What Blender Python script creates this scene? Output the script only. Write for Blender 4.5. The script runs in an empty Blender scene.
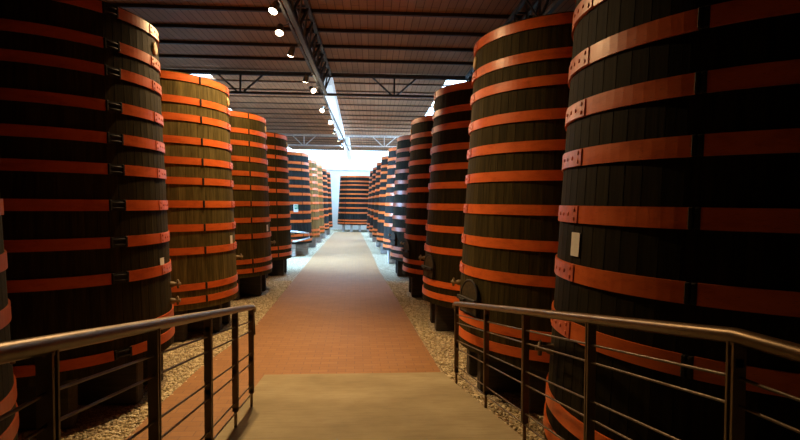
import bpy, math, random
import numpy as np
from mathutils import Vector, Matrix

random.seed(7)
rng = np.random.default_rng(7)
scn = bpy.context.scene
col = scn.collection
PI = math.pi
BYAW = 0.0316                      # the building's axis is turned a little from the rows of vats


# ------------------------------------------------------------------ mesh helpers
class MB:
    def __init__(self):
        self.v = []; self.f = []; self.sm = []

    def add(self, vs, fs, smooth=False):
        o = len(self.v)
        self.v += [tuple(map(float, p)) for p in vs]
        self.f += [tuple(i + o for i in f) for f in fs]
        self.sm += [smooth] * len(fs)
        return self

    def box(self, c, s, R=None):
        hx, hy, hz = s[0] / 2, s[1] / 2, s[2] / 2
        vs = [Vector((x, y, z)) for x in (-hx, hx) for y in (-hy, hy) for z in (-hz, hz)]
        if R is not None:
            vs = [R @ p for p in vs]
        vs = [p + Vector(c) for p in vs]
        return self.add(vs, [(0, 1, 3, 2), (4, 6, 7, 5), (0, 4, 5, 1), (2, 3, 7, 6), (0, 2, 6, 4), (1, 5, 7, 3)])

    def bevel_box(self, c, s, b=.01, R=None):
        """box with chamfered edges"""
        h = [k / 2 for k in s]
        vs = []; idx = {}
        for sx in (-1, 1):
            for sy in (-1, 1):
                for sz in (-1, 1):
                    for ax in range(3):
                        p = [sx * (h[0] - b), sy * (h[1] - b), sz * (h[2] - b)]
                        p[ax] = (sx, sy, sz)[ax] * h[ax]
                        idx[(sx, sy, sz, ax)] = len(vs); vs.append(Vector(p))
        fs = []
        def face(ids):
            ps = [vs[i] for i in ids]
            n = (ps[1] - ps[0]).cross(ps[2] - ps[0]); cc = sum(ps, Vector()) / len(ps)
            fs.append(tuple(ids) if n.dot(cc) > 0 else tuple(reversed(ids)))
        for ax in range(3):
            o = [a for a in range(3) if a != ax]
            for s1 in (-1, 1):
                ids = []
                for (a, c2) in ((-1, -1), (1, -1), (1, 1), (-1, 1)):
                    k = [0, 0, 0]; k[ax] = s1; k[o[0]] = a; k[o[1]] = c2
                    ids.append(idx[(*k, ax)])
                face(ids)
        for ax in range(3):
            o = [a for a in range(3) if a != ax]
            for a in (-1, 1):
                for c2 in (-1, 1):
                    k0 = [0, 0, 0]; k0[o[0]] = a; k0[o[1]] = c2; k0[ax] = -1; k1 = list(k0); k1[ax] = 1
                    face([idx[(*k0, o[0])], idx[(*k1, o[0])], idx[(*k1, o[1])], idx[(*k0, o[1])]])
        for sx in (-1, 1):
            for sy in (-1, 1):
                for sz in (-1, 1):
                    face([idx[(sx, sy, sz, a)] for a in range(3)])
        if R is not None:
            vs = [R @ p for p in vs]
        return self.add([p + Vector(c) for p in vs], fs)

    def bar(self, a, b, w, h, up=(0, 0, 1)):
        a, b = Vector(a), Vector(b); d = b - a; L = d.length; d.normalize()
        up = Vector(up)
        if abs(d.dot(up)) > .98:
            up = Vector((1, 0, 0))
        s = d.cross(up).normalized(); u = s.cross(d)
        R = Matrix((s, d, u)).transposed()
        return self.box((a + b) / 2, (w, L, h), R)

    def tube(self, pts, r, seg=12, caps=True):
        pts = [Vector(p) for p in pts]; n = len(pts)
        rr = r if isinstance(r, (list, tuple)) else [r] * n
        vs = []; prev = None
        for i, p in enumerate(pts):
            t = (pts[min(i + 1, n - 1)] - pts[max(i - 1, 0)]).normalized()
            ref = prev if prev is not None else (Vector((0, 0, 1)) if abs(t.z) < .9 else Vector((1, 0, 0)))
            x = (ref - t * ref.dot(t)).normalized(); y = t.cross(x); prev = x
            for k in range(seg):
                a = 2 * PI * k / seg
                vs.append(p + (x * math.cos(a) + y * math.sin(a)) * rr[i])
        fs = [(i * seg + k, i * seg + (k + 1) % seg, (i + 1) * seg + (k + 1) % seg, (i + 1) * seg + k)
              for i in range(n - 1) for k in range(seg)]
        self.add(vs, fs, True)
        if caps:
            o = len(self.v) - len(vs)
            self.f.append(tuple(o + k for k in reversed(range(seg)))); self.sm.append(False)
            self.f.append(tuple(o + (n - 1) * seg + k for k in range(seg))); self.sm.append(False)
        return self

    def poly_prism(self, pts, z0, z1):
        """pts counter-clockwise xy polygon"""
        n = len(pts)
        vs = [(x, y, z0) for x, y in pts] + [(x, y, z1) for x, y in pts]
        fs = [tuple(reversed(range(n))), tuple(range(n, 2 * n))]
        fs += [(i, (i + 1) % n, n + (i + 1) % n, n + i) for i in range(n)]
        return self.add(vs, fs)

    def build(self, name, m, parent=None):
        me = bpy.data.meshes.new(name)
        me.from_pydata(self.v, [], self.f)
        me.polygons.foreach_set('use_smooth', self.sm)
        me.materials.append(m); me.update()
        o = bpy.data.objects.new(name, me); col.objects.link(o)
        if parent is not None:
            o.parent = parent
        return o


def tag(o, label, cat, group=None):
    o['label'] = label; o['category'] = cat
    if group:
        o['group'] = group
    return o


def thing(name, label, cat, loc=(0, 0, 0), rz=0, group=None):
    o = bpy.data.objects.new(name, None); col.objects.link(o)
    o.location = loc; o.rotation_euler = (0, 0, rz)
    return tag(o, label, cat, group)


def struct(name, mb, m, building=True, label=None):
    o = mb.build(name, m)
    if building:
        o.rotation_euler = (0, 0, -BYAW)
    o['kind'] = 'structure'
    if label:
        o['label'] = label
    return o


def B(x, y, z):
    c, s = math.cos(BYAW), math.sin(BYAW)
    return Vector((x * c + y * s, -x * s + y * c, z))


# ------------------------------------------------------------------ materials
class NT:
    def __init__(self, name):
        self.m = bpy.data.materials.new(name); self.m.use_nodes = True
        self.t = self.m.node_tree; self.b = self.t.nodes['Principled BSDF']

    def n(self, kind, **kw):
        x = self.t.nodes.new(kind)
        for k, v in kw.items():
            if k.startswith('i_'):
                x.inputs[k[2:].replace('_', ' ')].default_value = v
            else:
                setattr(x, k, v)
        return x

    def l(self, a, b):
        self.t.links.new(a, b)

    def math(self, op, a, b=None, c=None):
        x = self.t.nodes.new('ShaderNodeMath'); x.operation = op
        for i, v in enumerate((a, b, c)):
            if v is None:
                continue
            if hasattr(v, 'is_linked'):
                self.l(v, x.inputs[i])
            else:
                x.inputs[i].default_value = v
        return x.outputs[0]

    def ramp(self, fac, stops):
        r = self.t.nodes.new('ShaderNodeValToRGB'); e = r.color_ramp.elements
        while len(e) < len(stops):
            e.new(.5)
        for q, (p, c) in zip(e, stops):
            q.position = p; q.color = (*c, 1)
        self.l(fac, r.inputs[0]); return r.outputs[0]

    def mix(self, fac, a, b, blend='MIX'):
        x = self.t.nodes.new('ShaderNodeMix'); x.data_type = 'RGBA'; x.blend_type = blend
        for i, v in ((0, fac), (6, a), (7, b)):
            if hasattr(v, 'is_linked'):
                self.l(v, x.inputs[i])
            else:
                x.inputs[i].default_value = v if i == 0 else (*v, 1)
        return x.outputs[2]

    def coord(self, scale=(1, 1, 1), rot=(0, 0, 0)):
        tc = self.n('ShaderNodeTexCoord'); mp = self.n('ShaderNodeMapping')
        mp.inputs['Scale'].default_value = scale; mp.inputs['Rotation'].default_value = rot
        self.l(tc.outputs['Object'], mp.inputs[0]); return mp.outputs[0]

    def noise(self, vec, scale, detail=4, rough=.55):
        x = self.n('ShaderNodeTexNoise'); x.inputs['Scale'].default_value = scale
        x.inputs['Detail'].default_value = detail; x.inputs['Roughness'].default_value = rough
        self.l(vec, x.inputs['Vector']); return x.outputs['Fac']

    def bump(self, h, strength=.3, dist=.01):
        x = self.n('ShaderNodeBump'); x.inputs['Strength'].default_value = strength
        x.inputs['Distance'].default_value = dist; self.l(h, x.inputs['Height'])
        self.l(x.outputs[0], self.b.inputs['Normal'])

    def set(self, color=None, rough=None, metal=None, spec=None):
        for k, v in (('Base Color', color), ('Roughness', rough), ('Metallic', metal), ('Specular IOR Level', spec)):
            if v is None:
                continue
            if hasattr(v, 'is_linked'):
                self.l(v, self.b.inputs[k])
            else:
                self.b.inputs[k].default_value = (*v, 1) if k == 'Base Color' else v
        return self.m


NST = 72


def mat_staves():
    t = NT('stave_wood')
    tc = t.n('ShaderNodeTexCoord'); sp = t.n('ShaderNodeSeparateXYZ'); t.l(tc.outputs['Object'], sp.inputs[0])
    a = t.math('ARCTAN2', sp.outputs[1], sp.outputs[0])
    k = t.math('FLOOR', t.math('MULTIPLY', t.math('ADD', a, PI + .0001), NST / (2 * PI)))
    oi = t.n('ShaderNodeObjectInfo')
    wn = t.n('ShaderNodeTexWhiteNoise', noise_dimensions='2D')
    cv = t.n('ShaderNodeCombineXYZ'); t.l(k, cv.inputs[0]); t.l(oi.outputs['Random'], cv.inputs[1])
    t.l(cv.outputs[0], wn.inputs['Vector'])
    g1 = t.noise(t.coord((14, 14, .55)), 2.2, 6, .65)
    g2 = t.noise(t.coord((1.2, 1.2, .35)), 1.6, 4)
    c = t.ramp(g1, [(.25, (.034, .026, .009)), (.5, (.086, .068, .022)), (.78, (.15, .120, .042))])
    val = t.math('ADD', t.math('MULTIPLY', wn.outputs['Value'], .38), .8)
    val = t.math('MULTIPLY', val, t.math('ADD', t.math('MULTIPLY', g2, 1.3), .32))
    val = t.math('MULTIPLY', val, t.math('ADD', t.math('MULTIPLY', oi.outputs['Random'], .35), .8))
    cc = t.n('ShaderNodeCombineXYZ')
    for i in range(3):
        t.l(val, cc.inputs[i])
    c = t.mix(1.0, c, cc.outputs[0], 'MULTIPLY')
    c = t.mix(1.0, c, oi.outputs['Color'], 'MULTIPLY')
    t.bump(g1, .35, .006)
    return t.set(c, .7, 0, .06)


def mat_hoop():
    t = NT('orange_red_paint')
    n1 = t.noise(t.coord((1, 1, 3)), 5, 5, .6); n2 = t.noise(t.coord((6, 6, 30)), 6, 3)
    oi = t.n('ShaderNodeObjectInfo')
    c = t.ramp(n1, [(.28, (.52, .095, .020)), (.5, (.72, .150, .028)), (.75, (.78, .180, .036))])
    c = t.mix(t.math('MULTIPLY', t.math('GREATER_THAN', n2, .66), .45), c, (.22, .05, .03))
    c = t.mix(t.math('MULTIPLY', oi.outputs['Random'], .3), c, (.60, .095, .016))
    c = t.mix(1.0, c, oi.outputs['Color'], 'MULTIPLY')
    t.bump(n2, .12, .003)
    return t.set(c, t.math('ADD', t.math('MULTIPLY', n1, .25), .24), 0, .36)


def plain(name, c, rough=.5, metal=0, var=.25, scale=12, bump=.1):
    t = NT(name); n = t.noise(t.coord(), scale, 4)
    lo = tuple(k * (1 - var) for k in c); hi = tuple(min(1, k * (1 + var)) for k in c)
    if bump:
        t.bump(n, bump, .004)
    return t.set(t.ramp(n, [(.3, lo), (.7, hi)]), rough, metal)


def mat_brick():
    t = NT('terracotta_pavers')
    v = t.coord((1, 1, 1), (0, 0, math.radians(0)))
    b = t.n('ShaderNodeTexBrick', offset=.5)
    t.l(v, b.inputs['Vector'])
    b.inputs['Scale'].default_value = 1
    b.inputs['Brick Width'].default_value = .23; b.inputs['Row Height'].default_value = .115
    b.inputs['Mortar Size'].default_value = .006; b.inputs['Mortar Smooth'].default_value = .3
    b.inputs['Color1'].default_value = (.42, .215, .080, 1); b.inputs['Color2'].default_value = (.33, .160, .056, 1)
    b.inputs['Mortar'].default_value = (.20, .12, .075, 1)
    n = t.noise(v, 1.1, 5); n2 = t.noise(v, 30, 3)
    c = t.mix(t.math('MULTIPLY', n, .55), b.outputs['Color'], (.42, .235, .10))
    c = t.mix(t.math('MULTIPLY', n2, .3), c, (.22, .085, .04))
    t.bump(t.math('SUBTRACT', 1, b.outputs['Fac']), .4, .004)
    return t.set(c, .6, 0, .3)


def mat_gravel():
    t = NT('pea_gravel')
    v = t.coord()
    vo = t.n('ShaderNodeTexVoronoi'); vo.inputs['Scale'].default_value = 30; t.l(v, vo.inputs['Vector'])
    vd = t.n('ShaderNodeTexVoronoi', feature='DISTANCE_TO_EDGE'); vd.inputs['Scale'].default_value = 30; t.l(v, vd.inputs['Vector'])
    sp = t.n('ShaderNodeSeparateColor'); t.l(vo.outputs['Color'], sp.inputs[0])
    c = t.ramp(sp.outputs[0], [(0, (.32, .25, .15)), (.5, (.52, .43, .28)), (1, (.72, .64, .48))])
    c = t.mix(t.math('LESS_THAN', vd.outputs['Distance'], .05), c, (.12, .09, .05))
    t.bump(vd.outputs['Distance'], .9, .02)
    return t.set(c, .85, 0, .2)


def mat_pebble():
    t = NT('loose_pebble')
    v = t.coord()
    vo = t.n('ShaderNodeTexVoronoi'); vo.inputs['Scale'].default_value = 24; t.l(v, vo.inputs['Vector'])
    sp = t.n('ShaderNodeSeparateColor'); t.l(vo.outputs['Color'], sp.inputs[0])
    c = t.ramp(sp.outputs[1], [(0, (.42, .34, .19)), (.5, (.66, .56, .35)), (1, (.86, .78, .56))])
    return t.set(c, .8, 0, .2)


def mat_concrete():
    t = NT('ramp_concrete')
    v = t.coord()
    n = t.noise(v, .9, 6, .6); n2 = t.noise(t.coord((1, 9, 1)), 3, 5); n3 = t.noise(v, 60, 2)
    c = t.ramp(n, [(.28, (.25, .21, .115)), (.5, (.38, .325, .19)), (.72, (.50, .435, .27))])
    c = t.mix(t.math('MULTIPLY', t.math('GREATER_THAN', n2, .55), .22), c, (.20, .165, .09))
    c = t.mix(t.math('MULTIPLY', n3, .2), c, (.2, .15, .09))
    t.bump(n3, .15, .003)
    return t.set(c, .75, 0, .25)


def mat_ceiling():
    t = NT('ceiling_planks')
    v = t.coord((1, 1, 1), (0, 0, PI / 2))
    b = t.n('ShaderNodeTexBrick', offset=.37)
    t.l(v, b.inputs['Vector'])
    b.inputs['Scale'].default_value = 1
    b.inputs['Brick Width'].default_value = 3.6; b.inputs['Row Height'].default_value = .16
    b.inputs['Mortar Size'].default_value = .008
    b.inputs['Color1'].default_value = (.55, .295, .165, 1); b.inputs['Color2'].default_value = (.44, .235, .13, 1)
    b.inputs['Mortar'].default_value = (.12, .065, .04, 1)
    n = t.noise(t.coord((12, .8, 1)), 2, 5)
    c = t.mix(t.math('MULTIPLY', n, .5), b.outputs['Color'], (.34, .18, .10))
    return t.set(c, .7, 0, .15)


def mat_timber(name, c, tint=False):
    t = NT(name); n = t.noise(t.coord((.8, 12, 12)), 2.5, 5)
    t.bump(n, .3, .004)
    k = t.ramp(n, [(.3, tuple(v * .6 for v in c)), (.7, tuple(v * 1.2 for v in c))])
    if tint:
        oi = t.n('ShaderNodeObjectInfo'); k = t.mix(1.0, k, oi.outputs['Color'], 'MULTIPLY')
    return t.set(k, .75, 0, .25)


def emit(name, c, s):
    t = NT(name); t.b.inputs['Base Color'].default_value = (.8, .85, .9, 1)
    t.b.inputs['Emission Color'].default_value = (*c, 1); t.b.inputs['Emission Strength'].default_value = s
    t.b.inputs['Roughness'].default_value = .4
    return t.m


def mat_skylight(name, c, s):
    """translucent corrugated glazing: daylight comes through it, ribs along the sheet"""
    t = NT(name)
    w = t.noise(t.coord((6, .3, .3)), 3, 3)
    t.b.inputs['Base Color'].default_value = (.8, .85, .9, 1)
    t.l(t.ramp(w, [(.2, tuple(k * .85 for k in c)), (.8, c)]), t.b.inputs['Emission Color'])
    t.b.inputs['Emission Strength'].default_value = s
    return t.m


M = dict(
    wood=mat_staves(), hoop=mat_hoop(),
    iron=plain('black_iron', (.008, .007, .006), .75, 0),
    plate=plain('worn_pinkish_paint', (.60, .12, .05), .4),
    head=plain('vat_head_wood', (.10, .07, .035), .7),
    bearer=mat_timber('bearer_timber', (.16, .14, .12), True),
    hatch=mat_timber('hatch_timber', (.055, .04, .018)),
    tap=plain('pale_boxwood', (.20, .14, .065), .6),
    paper=plain('white_paper', (.78, .76, .68), .7, 0, .06),
    brick=mat_brick(), gravel=mat_gravel(), pebble=mat_pebble(), concrete=mat_concrete(), ceiling=mat_ceiling(),
    rail=plain('brown_steel', (.14, .092, .044), .36, .6, .2),
    rod=plain('steel_rod', (.12, .09, .06), .4, .6, .2),
    steel=plain('grey_steel', (.10, .10, .105), .5, .3),
    steel_white=plain('pale_daylit_steel', (.80, .74, .68), .5, .0),  # frames, and the far truss with daylight put into its colour
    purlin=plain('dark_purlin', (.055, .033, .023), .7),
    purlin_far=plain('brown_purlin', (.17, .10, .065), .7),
    bung=plain('bung_wood', (.62, .47, .22), .6),
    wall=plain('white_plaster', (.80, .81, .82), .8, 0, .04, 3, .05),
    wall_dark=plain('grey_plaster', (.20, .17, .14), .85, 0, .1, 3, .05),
    trim=plain('grey_trim', (.5, .5, .52), .6),
    lamp=plain('lamp_housing', (.30, .28, .25), .4, .5),
    lens=emit('lamp_lens', (1, .80, .50), 28),
    sky=mat_skylight('skylight_sheet', (.46, .72, 1.0), 11),
    sky_end=mat_skylight('end_skylight_sheet', (.50, .76, 1.0), 8.5),
    lantern=mat_skylight('lantern_sheet', (.66, .84, 1.0), .7),
    day=emit('daylight_opening', (.46, .72, 1.0), 6),
    green=plain('sign_green', (.02, .36, .20), .5, 0, .05),
    white=plain('sign_white', (.82, .86, .86), .5, 0, .03),
    pipe=plain('galvanised_pipe', (.62, .64, .66), .35, .6),
)

# ------------------------------------------------------------------ wine vats
ZB, ZT = .50, 4.17
def rad(z): return 1.408 - .0492 * z
HOOPS = [(4.10, .11), (3.75, .105), (3.48, .105), (3.13, .108), (2.81, .108), (2.50, .108), (2.14, .11), (1.77, .11), (1.41, .11), (.85, .10), (.645, .10)]



def body_mesh():
    b = MB(); vs = []; fs = []
    fr = [(0, -.003), (.03, 0), (.97, 0)]
    zs = [ZB, 1.4, 2.4, 3.3, ZT]; n = NST * 3
    for z in zs:
        for k in range(NST):
            for f, d in fr:
                a = -PI + 2 * PI * (k + f) / NST; r = rad(z) + d
                vs.append((r * math.cos(a), r * math.sin(a), z))
    for i in range(len(zs) - 1):
        for k in range(n):
            fs.append((i * n + k, i * n + (k + 1) % n, (i + 1) * n + (k + 1) % n, (i + 1) * n + k))
    # rim tops and inner chime faces
    def ring(z, r):
        o = len(vs)
        for k in range(n):
            a = -PI + 2 * PI * k / n
            vs.append((r * math.cos(a), r * math.sin(a), z))
        return o
    o1 = ring(ZT, rad(ZT) - .055); o2 = ring(ZT - .12, rad(ZT) - .055)
    t = (len(zs) - 1) * n
    for k in range(n):
        k2 = (k + 1) % n
        fs.append((t + k, t + k2, o1 + k2, o1 + k)); fs.append((o1 + k, o1 + k2, o2 + k2, o2 + k))
    o3 = ring(ZB, rad(ZB) - .055); o4 = ring(ZB + .06, rad(ZB) - .055)
    for k in range(n):
        k2 = (k + 1) % n
        fs.append((k2, k, o3 + k, o3 + k2)); fs.append((o3 + k2, o3 + k, o4 + k, o4 + k2))
    fs.append(tuple(o4 + k for k in reversed(range(n))))
    b.add(vs, fs); return b


def head_mesh():
    b = MB(); r = rad(ZT) - .055; n = 48
    b.poly_prism([(r * math.cos(2 * PI * k / n), r * math.sin(2 * PI * k / n)) for k in range(n)], ZT - .17, ZT - .12)
    return b


def arc(b, a0, a1, z, h, t, n, off=0.0):
    """band hugging the vat between angles (deg), tilted with the staves"""
    vs = []; full = abs(a1 - a0) >= 359.9
    for i in range(n + 1):
        a = math.radians(a0 + (a1 - a0) * i / n)
        for (zz, d) in ((z - h / 2, off), (z - h / 2, off + t), (z + h / 2, off + t), (z + h / 2, off)):
            r = rad(zz) + d
            vs.append((r * math.cos(a), r * math.sin(a), zz))
    fs = []
    for i in range(n):
        for k in range(4):
            k2 = (k + 1) % 4
            fs.append((i * 4 + k, (i + 1) * 4 + k, (i + 1) * 4 + k2, i * 4 + k2))
    fs.append((3, 2, 1, 0)); e = n * 4; fs.append((e, e + 1, e + 2, e + 3))
    if a1 < a0:
        fs = [tuple(reversed(f)) for f in fs]
    b.add(vs, [tuple(reversed(f)) for f in fs])
    return b


def frame_at(adeg, z, m):
    """position on the vat face and local axes (tangent, up, normal); adeg > 0 towards the camera end"""
    a = -m * math.radians(adeg)
    nrm = Vector((math.cos(a), math.sin(a), .0492)).normalized()
    tan = Vector((-math.sin(a), math.cos(a), 0)); up = nrm.cross(tan)
    return Vector((rad(z) * math.cos(a), rad(z) * math.sin(a), z)), tan, up, nrm


def clamp_mesh(z, h, m, CLAMP, GAP):
    b = MB()
    p, t, u, n = frame_at(CLAMP, z, m)
    R = Matrix((t, u, n)).transposed(); hw = math.radians(GAP / 2) * rad(z)
    for s in (-1, 1):                               # bent-up ends of the hoop, in the gap between them the bolts
        b.bevel_box(p + t * s * (hw - .012) + n * .012, (.022, h * .98, .03), .004, R)
    for s in (-1, 1):
        q = p + u * s * h * .24 + n * .016
        b.tube([q - t * hw, q + t * hw], .008, 8)
    b.box(p + n * .004, (2 * hw, h * .96, .006), R)
    return b


def plate_mesh(z, h, m):
    b = MB(); a0, a1 = -13, 3
    arc(b, -m * a0 if m > 0 else a0, -m * a1 if m > 0 else a1, z, h * .96, .008, 8, .012) if m < 0 else arc(b, -a1, -a0, z, h * .96, .008, 8, .012)
    for k in (-11, -7, -3, 1):
        for dz in ((0,) if k != 1 else (-.25, .25)):
            p, t, u, n = frame_at(k, z + dz * h, m)
            q = p + n * .018
            b.tube([q, q + n * .008], [.017, .010], 8)
    return b


def hatch_frame(m, ad=14, z0=.93, hgt=.37, w=.40):
    p, t, u, n = frame_at(ad, z0, m)
    return p, t, u, n, w, hgt


def hatch_mesh(m):
    b = MB(); p, t, u, n, w, hgt = hatch_frame(m)
    pts = [(-w / 2, 0), (w / 2, 0)] + [(w / 2 * math.cos(PI * k / 12), hgt - w / 2 + w / 2 * math.sin(PI * k / 12)) for k in range(13)]
    N = len(pts)
    vs = [p + t * x + u * y - n * .03 for x, y in pts] + [p + t * x + u * y + n * .028 for x, y in pts]
    b.add(vs, [tuple(reversed(range(N))), tuple(range(N, 2 * N))] + [(i, (i + 1) % N, N + (i + 1) % N, N + i) for i in range(N)])
    return b


def hatch_rim(m):
    b = MB(); p, t, u, n, w, hgt = hatch_frame(m)
    pts = [(-w / 2, 0)] + [(w / 2 * math.cos(PI - PI * k / 14), hgt - w / 2 + w / 2 * math.sin(PI - PI * k / 14)) for k in range(15)] + [(w / 2, 0), (-w / 2, 0)]
    b.tube([p + t * x * 1.04 + u * y * 1.02 + n * .022 for x, y in pts], .014, 6, False)
    return b


def hatch_bar(m):
    b = MB(); p, t, u, n, w, hgt = hatch_frame(m)
    R = Matrix((t, u, n)).transposed()
    b.bevel_box(p + u * hgt * .42 + n * .06, (w * 1.15, .05, .035), .008, R)
    b.tube([p + u * hgt * .42 + n * .03, p + u * hgt * .42 + n * .125], .016, 8)
    b.bevel_box(p + u * hgt * .42 + n * .115, (.13, .028, .028), .006, R)
    return b


def tap_mesh(m, ad, z, L=.17):
    b = MB(); p, t, u, n = frame_at(ad, z, m)
    b.tube([p - n * .02, p + n * .03, p + n * .05, p + n * L], [.04, .036, .024, .019], 10)
    q = p + n * (L * .72)
    b.tube([q - u * .05, q + u * .04], [.015, .018], 8)
    R = Matrix((t, u, n)).transposed()
    b.bevel_box(q + u * .045, (.05, .018, .018), .004, R)
    return b


def tag_mesh(ad, z, m, w=.11, h=.15):
    b = MB(); p, t, u, n = frame_at(ad, z, m)
    R = Matrix((t, u, n)).transposed()
    b.box(p + n * .006, (w, h, .004), R); return b


def disc_mesh(ad, z, m):
    b = MB(); p, t, u, n = frame_at(ad, z, m)
    b.tube([p - n * .01, p + n * .014, p + n * .02], [.075, .075, .06], 18); return b


def bearer_mesh(y):
    b = MB(); L = 2 * math.sqrt(1.24 ** 2 - y * y)
    b.bevel_box((0, y, ZB / 2 + .027), (L, .17, ZB + .05), .012); return b


def make_vat(m, detail, CLAMP, GAP):
    root = bpy.data.objects.new('wine_vat', None); col.objects.link(root)
    body_mesh().build('body', M['wood'], root)
    head_mesh().build('head', M['head'], root)
    for (z, h) in HOOPS:
        b = MB(); c = -m * CLAMP
        arc(b, c + GAP / 2, c + 360 - GAP / 2, z, h, .013, 120)
        for k in range(len(b.sm)):
            b.sm[k] = False
        hp = b.build('hoop', M['hoop'], root)
        if detail:
            clamp_mesh(z, h, m, CLAMP, GAP).build('clamp', M['iron'], hp)['label'] = 'black iron clamp'
            if z > 1:
                plate_mesh(z, h, m).build('riveted_plate', M['plate'], hp)
    for y in (-.93, -.31, .31, .93):
        bearer_mesh(y).build('bearer', M['bearer'], root)
    if detail and m < 0 and CLAMP > 60:
        ht = hatch_mesh(m).build('hatch', M['hatch'], root)
        hatch_rim(m).build('hatch_rim', M['iron'], ht); hatch_bar(m).build('hatch_bar', M['iron'], ht)
    if detail:
        tap_mesh(m, -12, 1.19, .12).build('tap', M['tap'], root)
        disc_mesh(-4, 3.92, m).build('bung', M['bung'], root)['label'] = 'pale round wooden bung'
    return root


def copy_tree(o, parent=None):
    c = o.copy(); col.objects.link(c)
    if parent is not None:
        c.parent = parent
    for ch in list(o.children):
        copy_tree(ch, c)
    return c


GL, GR = 'wine vats in the left row', 'wine vats in the right row'
def XL(y): return -3.642 + .01897 * y
def XR(y): return 2.7954 - .021425 * y

LEFT = [
    (3.28, 'dark wine vat showing only a sliver of hoops at the far left edge'),
    (6.30, 'huge blackish wine vat with shade-darkened red hoops filling the left side'),
    (9.54, 'olive-brown wine vat with orange hoops just beyond the huge blackish left vat'),
    (13.03, 'brown lamplit wine vat in left row, second beyond the huge blackish one'),
    (16.50, 'dark slim-looking wine vat in left row, last before the gap and the green exit sign'),
    (22.66, 'bluish daylit wine vat carrying the small green and white exit sign'),
    (26.42, 'golden lamplit wine vat directly behind the vat with the exit sign'),
    (29.54, 'pinkish-gold wine vat second behind the vat with the exit sign'),
    (33.00, 'small distant wine vat in left row, last but one before the far wall'),
    (36.50, 'farthest wine vat of the left row, left of the vat facing the aisle end'),
]
RIGHT = [
    (3.33, 'enormous dark wine vat with orange hoops filling the right side'),
    (6.46, 'tall olive-dark wine vat with bright orange hoops, just left of the enormous right-hand vat'),
    (9.48, 'dark red-brown wine vat in right row, second beyond the enormous one'),
    (12.81, 'dark wine vat in right row, third beyond the enormous one'),
    (16.32, 'wine vat in right row, fourth beyond the enormous one'),
    (19.60, 'bluish daylit wine vat in right row, fifth beyond the enormous one'),
    (23.40, 'bluish wine vat in right row, sixth beyond the enormous one, mostly hidden by its neighbour'),
    (27.00, 'distant wine vat in right row, third from the far end'),
    (30.60, 'distant wine vat in right row, second from the far end'),
    (34.20, 'farthest wine vat of the right row, overlapping the edge of the end vat'),
]
protoL, protoLf = make_vat(1, True, 37, 1.4), make_vat(1, False, 36, 2)
protoL1 = make_vat(1, True, 31, 8)
protoR1, protoR, protoRf = make_vat(-1, True, 37.5, 2.4), make_vat(-1, True, 80, 2.5), make_vat(-1, False, 80, 2)
used = set()
def place(proto, x, y, rz, label, group):
    o = proto if proto.name not in used else copy_tree(proto)
    used.add(proto.name)
    o.location = (x, y, 0); o.rotation_euler = (0, 0, rz)
    return tag(o, label, 'vat', group)

lv, rv = [], []
for y, lab in LEFT:
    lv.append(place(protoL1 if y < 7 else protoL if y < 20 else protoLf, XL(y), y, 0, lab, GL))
for y, lab in RIGHT:
    rv.append(place(protoR1 if y < 4 else protoR if y < 18 else protoRf, XR(y), y, PI, lab, GR))
endv = place(protoLf, -.02, 41.15, -PI / 2, 'wine vat standing alone at the end of the aisle against the white wall', None)
tap_mesh(1, -10, 1.0, .11).build('tap', M['tap'], lv[1])
rv[0].scale = (1.018, 1.018, 1)
DAYTINT = (.26, .34, .95)                              # stave tint shifted towards blue, standing in for cool daylight
TINT = {'L': [.15, .36, 1.35, .95, .42, DAYTINT, (2.3, 1.7, 1.6), (1.9, 1.5, 1.6), DAYTINT, DAYTINT], 'R': [.19, .55, .3, .36, .45, DAYTINT, DAYTINT, DAYTINT, DAYTINT, DAYTINT], 'E': [DAYTINT]}  # per-vat stave tone; nearest left vats darkened in place of shade
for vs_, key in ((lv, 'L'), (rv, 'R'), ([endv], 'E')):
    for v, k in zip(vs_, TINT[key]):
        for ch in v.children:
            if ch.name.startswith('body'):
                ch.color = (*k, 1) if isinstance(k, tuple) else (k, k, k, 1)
for vs_, dark in ((lv, 5), (rv, 5), ([endv], 0)):  # dark bearers in front, pale bluish ones under the far vats
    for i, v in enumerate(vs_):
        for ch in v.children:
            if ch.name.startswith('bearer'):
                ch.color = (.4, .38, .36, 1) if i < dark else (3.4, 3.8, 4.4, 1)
for v, k in ((lv[0], .35), (lv[1], .72)):         # hoop colour darkened to imitate shade on the two nearest left vats
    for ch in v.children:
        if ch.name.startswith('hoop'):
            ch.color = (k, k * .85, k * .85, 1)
# paper tags, one per vat that shows one
for v, ad, z, m in ((lv[1], 2, 1.47, 1), (lv[2], 6, 1.53, 1), (lv[3], 9, 1.57, 1), (rv[0], 2, 1.95, -1)):
    tag_mesh(ad, z, m).build('paper_tag', M['paper'], v)['label'] = 'small white paper tag'
# bent drain pipe on the vat with the exit sign
b = MB(); p, t, u, n = frame_at(62, 1.02, 1)
p2 = frame_at(30, .72, 1); p3 = frame_at(58, .62, 1)
b.tube([p - n * .02, p + n * .12, p2[0] + n * .3 + Vector((0, 0, .2)), p2[0] + p2[3] * .2, p3[0] + p3[3] * .2, p3[0] - p3[3] * .02], .035, 10)
b.build('drain_pipe', M['pipe'], lv[5])['label'] = 'pale bent metal pipe'

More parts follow.
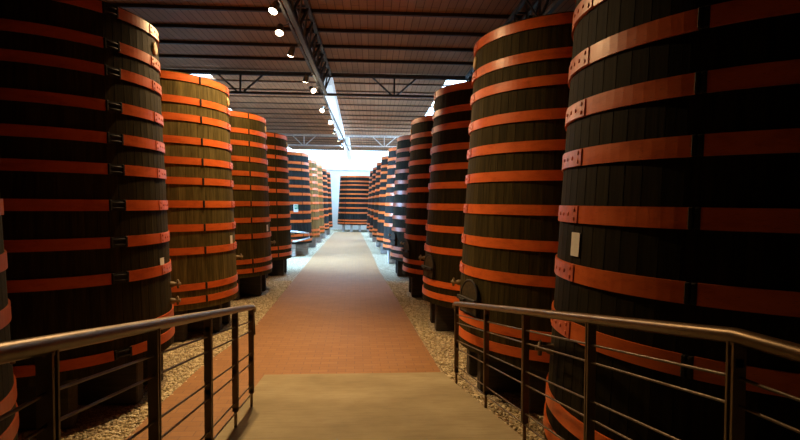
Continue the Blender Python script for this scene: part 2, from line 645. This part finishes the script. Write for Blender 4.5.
# exit sign hanging on the vat
p, t, u, n = frame_at(52, 1.93, 1)
R = Matrix((t, u, n)).transposed()
sg = thing('exit_sign', 'small green and white emergency exit sign on the bluish left vat', 'sign', lv[5].location + p)
MB().bevel_box(n * .03, (.20, .31, .03), .004, R).build('backing', M['white'], sg)
MB().box(n * .048 + u * .05 + t * .01, (.17, .17, .006), R).build('green_panel', M['green'], sg)
b = MB()                                          # running figure and doorway
def seg(x0, y0, x1, y1, w): b.bar(n * .054 + t * x0 + u * y0, n * .054 + t * x1 + u * y1, w, .005, n)
b.tube([n * .051 + t * -.005 + u * .112, n * .056 + t * -.005 + u * .112], .014, 10)
seg(-.01, .095, -.018, .05, .022); seg(-.018, .05, .012, .03, .012); seg(.012, .03, .006, .0, .011)
seg(-.018, .05, -.04, .025, .012); seg(-.04, .025, -.06, .02, .011); seg(-.01, .09, .022, .07, .01); seg(-.01, .09, -.038, .075, .01)
seg(.055, .125, .055, -.02, .012); seg(.03, .125, .06, .125, .01)
b.build('pictogram', M['white'], sg)

# ------------------------------------------------------------------ floor, path, ramp
XW0, XW1, YW0, YW1, HC = -7.2, 5.6, -4.0, 43.4, 6.1
struct('floor', MB().box(((XW0 + XW1) / 2, (YW0 + YW1) / 2, -.11), (XW1 - XW0, YW1 - YW0, .2)), M['gravel'])
pathL = [(-2.10, 1.0), (-2.08, 5.9), (-2.02, 7.2), (-1.86, 8.4), (-1.75, 9.6), (-1.73, 12), (-1.72, 22.3), (-1.62, 31), (-1.54, 39.4)]
pathR = [(1.22, 1.0), (1.16, 5.5), (1.12, 6.88), (1.05, 8.8), (1.02, 9.9), (.94, 12.3), (.77, 16.9), (.68, 23.8), (.46, 34), (.36, 39.4)]
struct('brick_path', MB().poly_prism(pathR + pathL[::-1], -.06, .006), M['brick'], False)

SL, YR, YP = .165, 6.83, 1.0                  # slope, foot of the ramp, start of the level landing
def zr(y): return max(0, SL * (YR - max(y, YP)))
def rampL(y): return -1.133 + (6.8 - y) * .0484
def rampR(y): return 1.129 + (6.88 - y) * .027
b = MB(); vs = []
for y in (6.83, YP):
    vs += [(rampL(y), y, -.02), (rampR(y), y, -.02), (rampR(y), y, zr(y) + .008), (rampL(y), y, zr(y) + .008)]
fs = [(3, 2, 1, 0), (4, 5, 6, 7)]
for k in range(4):
    k2 = (k + 1) % 4
    fs.append((k, k2, 4 + k2, 4 + k))
b.add(vs, fs)
b.poly_prism([(rampL(YP), YP), (rampL(YP), -2.5), (rampR(YP), -2.5), (rampR(YP), YP)], -.02, zr(YP) + .008)
b.poly_prism([(rampR(YP), -2.5), (2.5, -2.5), (2.5, .3), (rampR(1.66), 1.66), (rampR(YP), YP)], -.02, zr(1.62) + .008)
struct('ramp', b, M['concrete'], False)

# loose gravel with real pebbles where it is seen close by
def pebbles():
    ph = (1 + 5 ** .5) / 2
    iv = np.array([(-1, ph, 0), (1, ph, 0), (-1, -ph, 0), (1, -ph, 0), (0, -1, ph), (0, 1, ph), (0, -1, -ph), (0, 1, -ph), (ph, 0, -1), (ph, 0, 1), (-ph, 0, -1), (-ph, 0, 1)]) / 1.9
    fi = np.array([(0, 11, 5), (0, 5, 1), (0, 1, 7), (0, 7, 10), (0, 10, 11), (1, 5, 9), (5, 11, 4), (11, 10, 2), (10, 7, 6), (7, 1, 8), (3, 9, 4), (3, 4, 2), (3, 2, 6), (3, 6, 8), (3, 8, 9), (4, 9, 5), (2, 4, 11), (6, 2, 10), (8, 6, 7), (9, 8, 1)])
    pl = lambda y: np.interp(y, [p[1] for p in pathL], [p[0] for p in pathL])
    pr = lambda y: np.interp(y, [p[1] for p in pathR], [p[0] for p in pathR])
    P = []
    for side in (0, 1):
        n = 26000 if side == 0 else 22000
        y = 2.5 + 12.5 * rng.random(n) ** 1.25
        w = rng.random(n) ** 1.1 * 1.75
        if side == 0:
            x = pl(y) - w + .05 * rng.normal(size=n) * (rng.random(n) < .25)
        else:
            x = pr(y) + w - .04 * np.abs(rng.normal(size=n)) * (rng.random(n) < .25)
            ok = x > 1.129 + (6.88 - y) * .0395 + .03
            x, y = x[ok], y[ok]
        P.append(np.stack([x, y], 1))
    P = np.concatenate(P)
    keep = np.ones(len(P), bool)
    for v in lv + rv:                                     # nothing under the bearers
        d = P - np.array(v.location[:2]); keep &= ~((np.abs(d[:, 0]) < 1.28) & (np.abs(d[:, 1]) < 1.05) & (np.hypot(d[:, 0], d[:, 1]) < 1.3))
    P = P[keep]; n = len(P)
    s = .011 + .009 * rng.random(n)
    sc = np.stack([s * (.8 + .5 * rng.random(n)), s * (.8 + .5 * rng.random(n)), s * .7], 1)
    an = rng.random(n) * 2 * np.pi
    v = iv[None] * sc[:, None]
    c, q = np.cos(an)[:, None], np.sin(an)[:, None]
    x = v[..., 0] * c - v[..., 1] * q + P[:, 0:1]; y = v[..., 0] * q + v[..., 1] * c + P[:, 1:2]
    z = v[..., 2] + (s * .35 - .008)[:, None]
    co = np.stack([x, y, z], -1).reshape(-1, 3)
    fa = (fi[None] + (np.arange(n) * 12)[:, None, None]).reshape(-1, 3)
    me = bpy.data.meshes.new('gravel')
    me.vertices.add(len(co)); me.vertices.foreach_set('co', co.ravel().astype(np.float32))
    me.loops.add(fa.size); me.loops.foreach_set('vertex_index', fa.ravel().astype(np.int32))
    me.polygons.add(len(fa)); me.polygons.foreach_set('loop_start', np.arange(0, fa.size, 3, dtype=np.int32))
    me.polygons.foreach_set('use_smooth', np.ones(len(fa), bool))
    me.update(calc_edges=True); me.materials.append(M['pebble'])
    o = bpy.data.objects.new('gravel', me); col.objects.link(o)
    o['kind'] = 'stuff'; tag(o, 'loose tan gravel beside the brick path and under the vats', 'gravel')
pebbles()

# ------------------------------------------------------------------ handrails
HR = .925
def handrail(label, fx, ys, yend, tail):
    """fx(y): the rail's x along the ramp; tail: points (x, y) of the level part on the landing"""
    root = thing('handrail', label, 'handrail', (fx(ys[0]), ys[0], zr(ys[0])))
    org = Vector(root.location)
    L = lambda p: Vector(p) - org
    zt = zr(tail[0][1])
    run = [(fx(y), y, zr(y)) for y in np.linspace(yend, tail[0][1], 12)] + [(x, y, zt) for x, y in tail[1:]]
    e = Vector(run[0]) + Vector((0, 0, HR))
    pts = [L(Vector(p) + Vector((0, 0, HR))) for p in run[::-1]]
    pts[-1] -= Vector((0, .03, 0)); pts += [L(e + Vector((0, .015, -.018))), L(e + Vector((0, .022, -.05)))]
    MB().tube(pts, .0265, 14).build('top_rail', M['rail'], root)
    MB().tube([L(e + Vector((0, .022, -.045))), L(e + Vector((.03, -.09, -.24)))], .014, 10).build('end_return', M['rail'], root)
    fr = [.125, .225, .445, .55, .775, .865]
    st = [Vector((fx(y), y, zr(y))) for y in ys] + [Vector((x, y, zt)) for x, y in tail[1:]]
    for g in st:
        top = g + Vector((0, 0, HR - .02)); bot = g + Vector((.008, 0, 0)); mid = bot.lerp(top, .15)
        b = MB()
        for q in (-.013, .013):
            b.bar(L(mid + Vector((0, q, 0))), L(top + Vector((0, q, 0))), .044, .010, (0, 1, 0))
        for f in (.17, .5, .93):
            b.box(L(bot.lerp(top, f)), (.03, .036, .03))
        b.bar(L(bot - Vector((0, 0, .06))), L(bot.lerp(top, .19)), .022, .014, (0, 1, 0))
        b.tube([L(top - Vector((0, 0, .01))), L(top + Vector((0, 0, .012)))], .02, 8)
        b.build('post', M['rail'], root)
    for f in fr:
        q = [L(g + Vector((.008 * f, 0, (HR - .02) * (1 - f)))) for g in [st[0] + Vector((0, .02, 0))] + st[1:]]
        MB().tube(q, .006, 8).build('rod', M['rod'], root)
    return root

handrail('brown metal handrail with thin rods along the left side of the ramp', lambda y: -.945 + (4.95 - y) * .0295,
         [4.95, 4.20, 3.35, 2.39, 1.54], 5.04, [(0, 1.0), (-.82, -.3), (-.82, -1.6)])
handrail('brown metal handrail with thin rods along the right side of the ramp', lambda y: 1.152 + (6.04 - y) * .0165,
         [6.00, 4.70, 3.65, 2.65, 1.62], 6.1, [(0, 1.62), (1.45, .45), (1.62, -.5), (1.8, -1.5)])

# ------------------------------------------------------------------ building shell
def wallbox(x0, x1, y0, y1, z0, z1): return MB().box(((x0 + x1) / 2, (y0 + y1) / 2, (z0 + z1) / 2), (x1 - x0, y1 - y0, z1 - z0))
struct('wall_back', wallbox(XW0 - .2, XW1 + .2, YW1, YW1 + .25, -.2, HC + .3), M['wall'])
struct('trim_1', wallbox(XW0, XW1, YW1 - .04, YW1, 4.72, 4.80), M['trim'])
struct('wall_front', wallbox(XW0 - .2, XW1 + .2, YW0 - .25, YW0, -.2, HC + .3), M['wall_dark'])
# left wall with a tall opening at the gap in the row, right wall with an unseen one added to light the vats
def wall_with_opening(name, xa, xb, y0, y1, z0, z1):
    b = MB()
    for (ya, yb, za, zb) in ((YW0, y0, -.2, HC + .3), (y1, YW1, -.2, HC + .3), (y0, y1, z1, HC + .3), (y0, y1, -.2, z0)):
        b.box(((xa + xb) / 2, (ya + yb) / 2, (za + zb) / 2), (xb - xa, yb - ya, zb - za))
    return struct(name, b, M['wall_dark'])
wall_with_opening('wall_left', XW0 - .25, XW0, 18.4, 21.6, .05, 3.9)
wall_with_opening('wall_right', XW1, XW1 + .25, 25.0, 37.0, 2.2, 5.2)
def window(n, x, y0, y1, z0, z1, m):
    o = struct('window_%d' % n, wallbox(x - .02, x + .02, y0, y1, z0, z1), m)
    b = MB()
    for yy in np.linspace(y0, y1, 4):
        b.box((x, yy, (z0 + z1) / 2), (.1, .07, z1 - z0))
    for zz in (z0, (z0 + z1) / 2, z1):
        b.box((x, (y0 + y1) / 2, zz), (.1, y1 - y0, .07))
    b.build('window_frame', M['steel_white'], o)
window(1, XW0 - .12, 18.4, 21.6, .05, 3.9, M['day'])
window(2, XW1 + .12, 25, 37, 2.2, 5.2, M['day'])  # unseen window, added to light the left-row vats

def daylight(x, y, z, sx, sz, d, watts, spread):
    """area light added at a side opening or under the lantern, for its daylight"""
    l = bpy.data.lights.new('daylight', 'AREA'); l.shape = 'RECTANGLE'; l.size = sx; l.size_y = sz
    l.energy = watts; l.color = (.34, .63, 1.0); l.spread = math.radians(spread)
    o = bpy.data.objects.new('daylight', l); col.objects.link(o)
    o.location = B(x, y, z); o.rotation_euler = Vector(d).to_track_quat('-Z', 'Y').to_euler() if d[2] == -1 else Vector(d).to_track_quat('-Z', 'Z').to_euler()
daylight(XW0 + .05, 20.0, 2.0, 3.0, 3.6, (1, .05, -.30), 1300, 110)
daylight(XW1 - .05, 31.0, 3.7, 11.5, 2.8, (-1, .0, -.45), 4500, 110)  # light of the added right-hand window
daylight(-1.58, 24.5, 5.74, .26, 12.5, (0, 0, -1), 1300, 115)  # this and the next are added under the lantern to light the aisle
daylight(-1.75, 37.0, 5.44, .26, 11.0, (0, 0, -1), 850, 115)

# plank ceiling with long rooflights left and right of the aisle and one across the far end
YS0, YE = 16.45, 40.9
HOLES = [(-6.5, -5.1, YS0, 17.8), (-6.9, -6.1, 18.2, YE), (2.28, 3.0, YS0, YE)]
xs = sorted({XW0 - .2, XW1 + .2} | {h[0] for h in HOLES} | {h[1] for h in HOLES})
yc = sorted({YW0 - .2, YE} | {h[2] for h in HOLES} | {h[3] for h in HOLES})
b = MB()
for y0, y1 in zip(yc, yc[1:]):
    x = XW0 - .2
    for h in sorted(h for h in HOLES if h[2] <= y0 and h[3] >= y1) + [(XW1 + .2, None)]:
        b.box(((x + h[0]) / 2, (y0 + y1) / 2, HC + .06), (h[0] - x, y1 - y0, .12)); x = h[1]
struct('ceiling', b, M['ceiling'])
for i, (x0, x1, y0, y1) in enumerate(HOLES):
    o = struct('window_%d' % (3, 7, 4)[i], wallbox(x0, x1, y0, y1, HC + .10, HC + .13), M['sky'])
    b = MB()
    for yy in np.arange(y0 + .6, y1, 2.6):
        b.box(((x0 + x1) / 2, yy, HC + .07), (x1 - x0, .05, .06))
    b.build('glazing_bar', M['steel_white'], o)
struct('window_5', wallbox(XW0 - .2, XW1 + .2, YE, YW1, HC + .10, HC + .13), M['sky_end'])
# white translucent lantern hanging along the middle, parallel to the rows
struct('window_6', MB().bar((-.94, 16.6, 5.93), (-.86, 30.9, 5.93), .34, .33), M['lantern'], False)
struct('window_8', MB().bar((-.60, 31.3, 5.78), (-.52, 43.2, 5.78), .30, .60), M['lantern'], False)

# trusses across the hall
def truss(yb, label, m):
    root = thing('roof_truss', label, 'truss', B(0, yb, 5.4), -BYAW, 'roof trusses')
    L = lambda x, z: Vector((x, 0, z - 5.4))
    for s in (-.05, .05):
        pass
    MB().box(L((XW0 + XW1) / 2, 6.0) , (XW1 - XW0, .14, .09)).box(L((XW0 + XW1) / 2, 6.0), (XW1 - XW0, .05, .13)).build('top_chord', m, root)
    MB().box(L((XW0 + XW1) / 2, 5.42), (XW1 - XW0, .12, .065)).build('bottom_chord', m, root)
    for c in (-3.98, .60, 5.2):
        for dx in (-.70, 0, .70):
            if c + dx > XW1 - .05:
                continue
            MB().bar(L(c + dx * .12, 5.44), L(c + dx, 5.993), .05, .05, (0, 1, 0)).build('web_bar', m, root)
    for x in (-6.27, -1.64, 2.9):
        MB().bar(L(x, 5.42), L(x, 6.0), .07, .07, (0, 1, 0)).build('post', m, root)
    return root
truss(16.3, 'dark steel truss crossing the ceiling, nearest of the two', M['steel'])
truss(31.0, 'pale steel truss crossing the far ceiling above the golden vats', M['steel_white'])  # its paleness stands in for daylight on the steel

# purlins
k = 0
ordn = ['first', 'second', 'third', 'fourth', 'fifth', 'sixth', 'seventh', 'eighth', 'ninth', 'tenth', 'eleventh']
def purlin(y, label, far=True):
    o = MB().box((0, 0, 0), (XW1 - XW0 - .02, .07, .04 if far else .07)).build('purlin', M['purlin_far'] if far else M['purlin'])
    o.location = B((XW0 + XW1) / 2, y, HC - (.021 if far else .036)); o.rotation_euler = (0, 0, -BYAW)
    tag(o, label, 'beam', 'purlins under the plank ceiling')
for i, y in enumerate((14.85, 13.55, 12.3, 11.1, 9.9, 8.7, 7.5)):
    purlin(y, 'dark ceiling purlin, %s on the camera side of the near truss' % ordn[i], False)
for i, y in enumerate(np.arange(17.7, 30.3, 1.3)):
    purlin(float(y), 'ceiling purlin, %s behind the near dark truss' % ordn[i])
for i, y in enumerate(np.arange(32.4, 40.6, 1.35)):
    purlin(float(y), 'distant ceiling purlin, %s behind the far pale truss' % ordn[i])

# lengthwise lattice girders in the near bay
def girder(xc, label):
    y0, y1 = 3.5, 16.2
    root = thing('lattice_girder', label, 'girder', B(xc, y0, 5.4), -BYAW, 'lengthwise lattice girders')
    L = lambda x, y, z: Vector((x, y - y0, z - 5.4))
    for dx in (-.13, .13):
        MB().bar(L(dx, y0, 5.993), L(dx, y1, 5.993), .07, .07).build('top_chord', M['steel'], root)
    MB().bar(L(0, y0, 5.42), L(0, y1, 5.42), .08, .07).build('bottom_chord', M['steel'], root)
    for yh in (4.4, 9.3, 14.2):
        MB().box(L(0, yh, 6.045), (.30, .06, .11)).build('hanger', M['steel'], root)
    n = 16
    for i in range(n):
        ya, yb = y0 + (y1 - y0) * i / n, y0 + (y1 - y0) * (i + 1) / n; ym = (ya + yb) / 2
        b = MB()
        for dx in (-.13, .13):
            b.bar(L(dx, ya, 5.95), L(0, ym, 5.44), .035, .035); b.bar(L(0, ym, 5.44), L(dx, yb, 5.95), .035, .035)
        b.bar(L(-.13, ya, 5.993), L(.13, ya, 5.993), .035, .035)
        b.build('web_bar', M['steel'], root)
girder(-1.44, 'dark lattice girder running along the ceiling beside the spotlight track')
girder(2.9, 'dark lattice girder along the ceiling behind the top of the olive-dark right vat')

# ------------------------------------------------------------------ spotlight track
XT, ZTK = -1.56, 5.46
tr = tag(MB().bar((0, 0, 0), (0, 30.5, 0), .05, .045).build('lighting_track', M['steel']), 'dark lighting track carrying the spotlights along the ceiling', 'track')
tr.location = B(XT, 4.0, ZTK); tr.rotation_euler = (0, 0, -BYAW)
WARM = (1.0, .63, .29)
LAMPS = [  # y along the building, target (world), watts
    (7.0, (.4, 5.0, 0.6), 520, 118), (8.76, (-2.3, 7.7, 2.6), 420, 118), (9.87, (-1.6, 8.0, 1.4), 480, 118), (11.27, (-2.3, 12.7, 3.0), 300, 110),
    (13.66, (-2.1, 16.0, 2.8), 130, 90), (14.98, (1.2, 12.0, 2.2), 260, 100), (18.14, (-2.0, 15.8, 2.8), 150, 80), (21.05, (1.0, 16.0, 2.4), 130, 80),
    (23.69, (-2.0, 26.2, 2.6), 300, 55), (26.65, (-1.9, 29.0, 2.6), 300, 55), (29.42, (-1.9, 31.5, 2.0), 60, 60), (31.59, (.6, 31.5, 0.5), 40, 60)]
lamp_lab = ['above the frame, nearest the camera', 'at the top edge of the picture', 'bright, just under the topmost lamp in view', 'third down the track, turned away so its back shows', 'fourth down the track, before the near truss',
            'fifth down the track, at the near truss', 'first beyond the near truss', 'second beyond the near truss', 'third beyond the near truss', 'fourth beyond the near truss', 'fifth beyond the near truss', 'last on the track, before the far wall']
for i, (yb, tg, w, cone) in enumerate(LAMPS):
    base = B(XT, yb, ZTK - .022)
    arm = -.15 if i != 1 else -.04
    d = (Vector(tg) - (base + Vector((-.15, 0, -.14)))).normalized()
    root = thing('spotlight', 'small warm spotlight ' + lamp_lab[i], 'lamp', base, 0, 'spotlights on the ceiling track')
    c = Vector((arm, 0, -.14))
    MB().tube([(0, 0, 0), (0, 0, -.04), c * .6, c + Vector((0, 0, .05))], .012, 8).bevel_box((0, 0, -.012), (.05, .12, .024), .004).build('bracket', M['lamp'], root)
    MB().tube([c - d * .10, c - d * .085, c + d * .06, c + d * .085], [.03, .052, .07, .075], 18, True).build('lamp_shade', M['lamp'], root)
    MB().tube([c + d * .086, c + d * .098, c + d * .112, c + d * .118], [.068, .064, .045, .015], 18).build('bulb', M['lens'], root)
    ld = bpy.data.lights.new('spot_beam', 'SPOT'); ld.energy = w; ld.color = WARM
    ld.spot_size = math.radians(cone); ld.spot_blend = .85; ld.shadow_soft_size = .07
    lo = bpy.data.objects.new('spot_beam', ld); col.objects.link(lo); lo.parent = root
    lo.location = c + d * .16
    lo.rotation_euler = d.to_track_quat('-Z', 'Y').to_euler()

# ------------------------------------------------------------------ camera, world, view
wd = bpy.data.worlds.new('World'); scn.world = wd; wd.use_nodes = True
wd.node_tree.nodes['Background'].inputs[0].default_value = (.6, .75, 1, 1)
wd.node_tree.nodes['Background'].inputs[1].default_value = .3

cam = bpy.data.cameras.new('Camera'); co = bpy.data.objects.new('Camera', cam); col.objects.link(co)
f, yaw, pit, roll = 536.424, .0819201, .0321186, .01203547
Fv = Vector((math.sin(yaw) * math.cos(pit), math.cos(yaw) * math.cos(pit), -math.sin(pit)))
Rv = Vector((math.cos(yaw), -math.sin(yaw), 0)); Uv = Rv.cross(Fv)
R2 = Rv * math.cos(roll) + Uv * math.sin(roll); U2 = Uv * math.cos(roll) - Rv * math.sin(roll)
co.matrix_world = Matrix(((R2.x, U2.x, -Fv.x, 0), (R2.y, U2.y, -Fv.y, 0), (R2.z, U2.z, -Fv.z, 2.2), (0, 0, 0, 1)))
cam.sensor_fit = 'HORIZONTAL'; cam.sensor_width = 36; cam.lens = 36 * f / 800; cam.clip_start = .05
scn.camera = co
scn.view_settings.view_transform = 'Standard'; scn.view_settings.look = 'None'
scn.view_settings.exposure = 0.0; scn.view_settings.gamma = 1; scn.view_settings.use_curve_mapping = False
scn.cycles.use_denoising = True
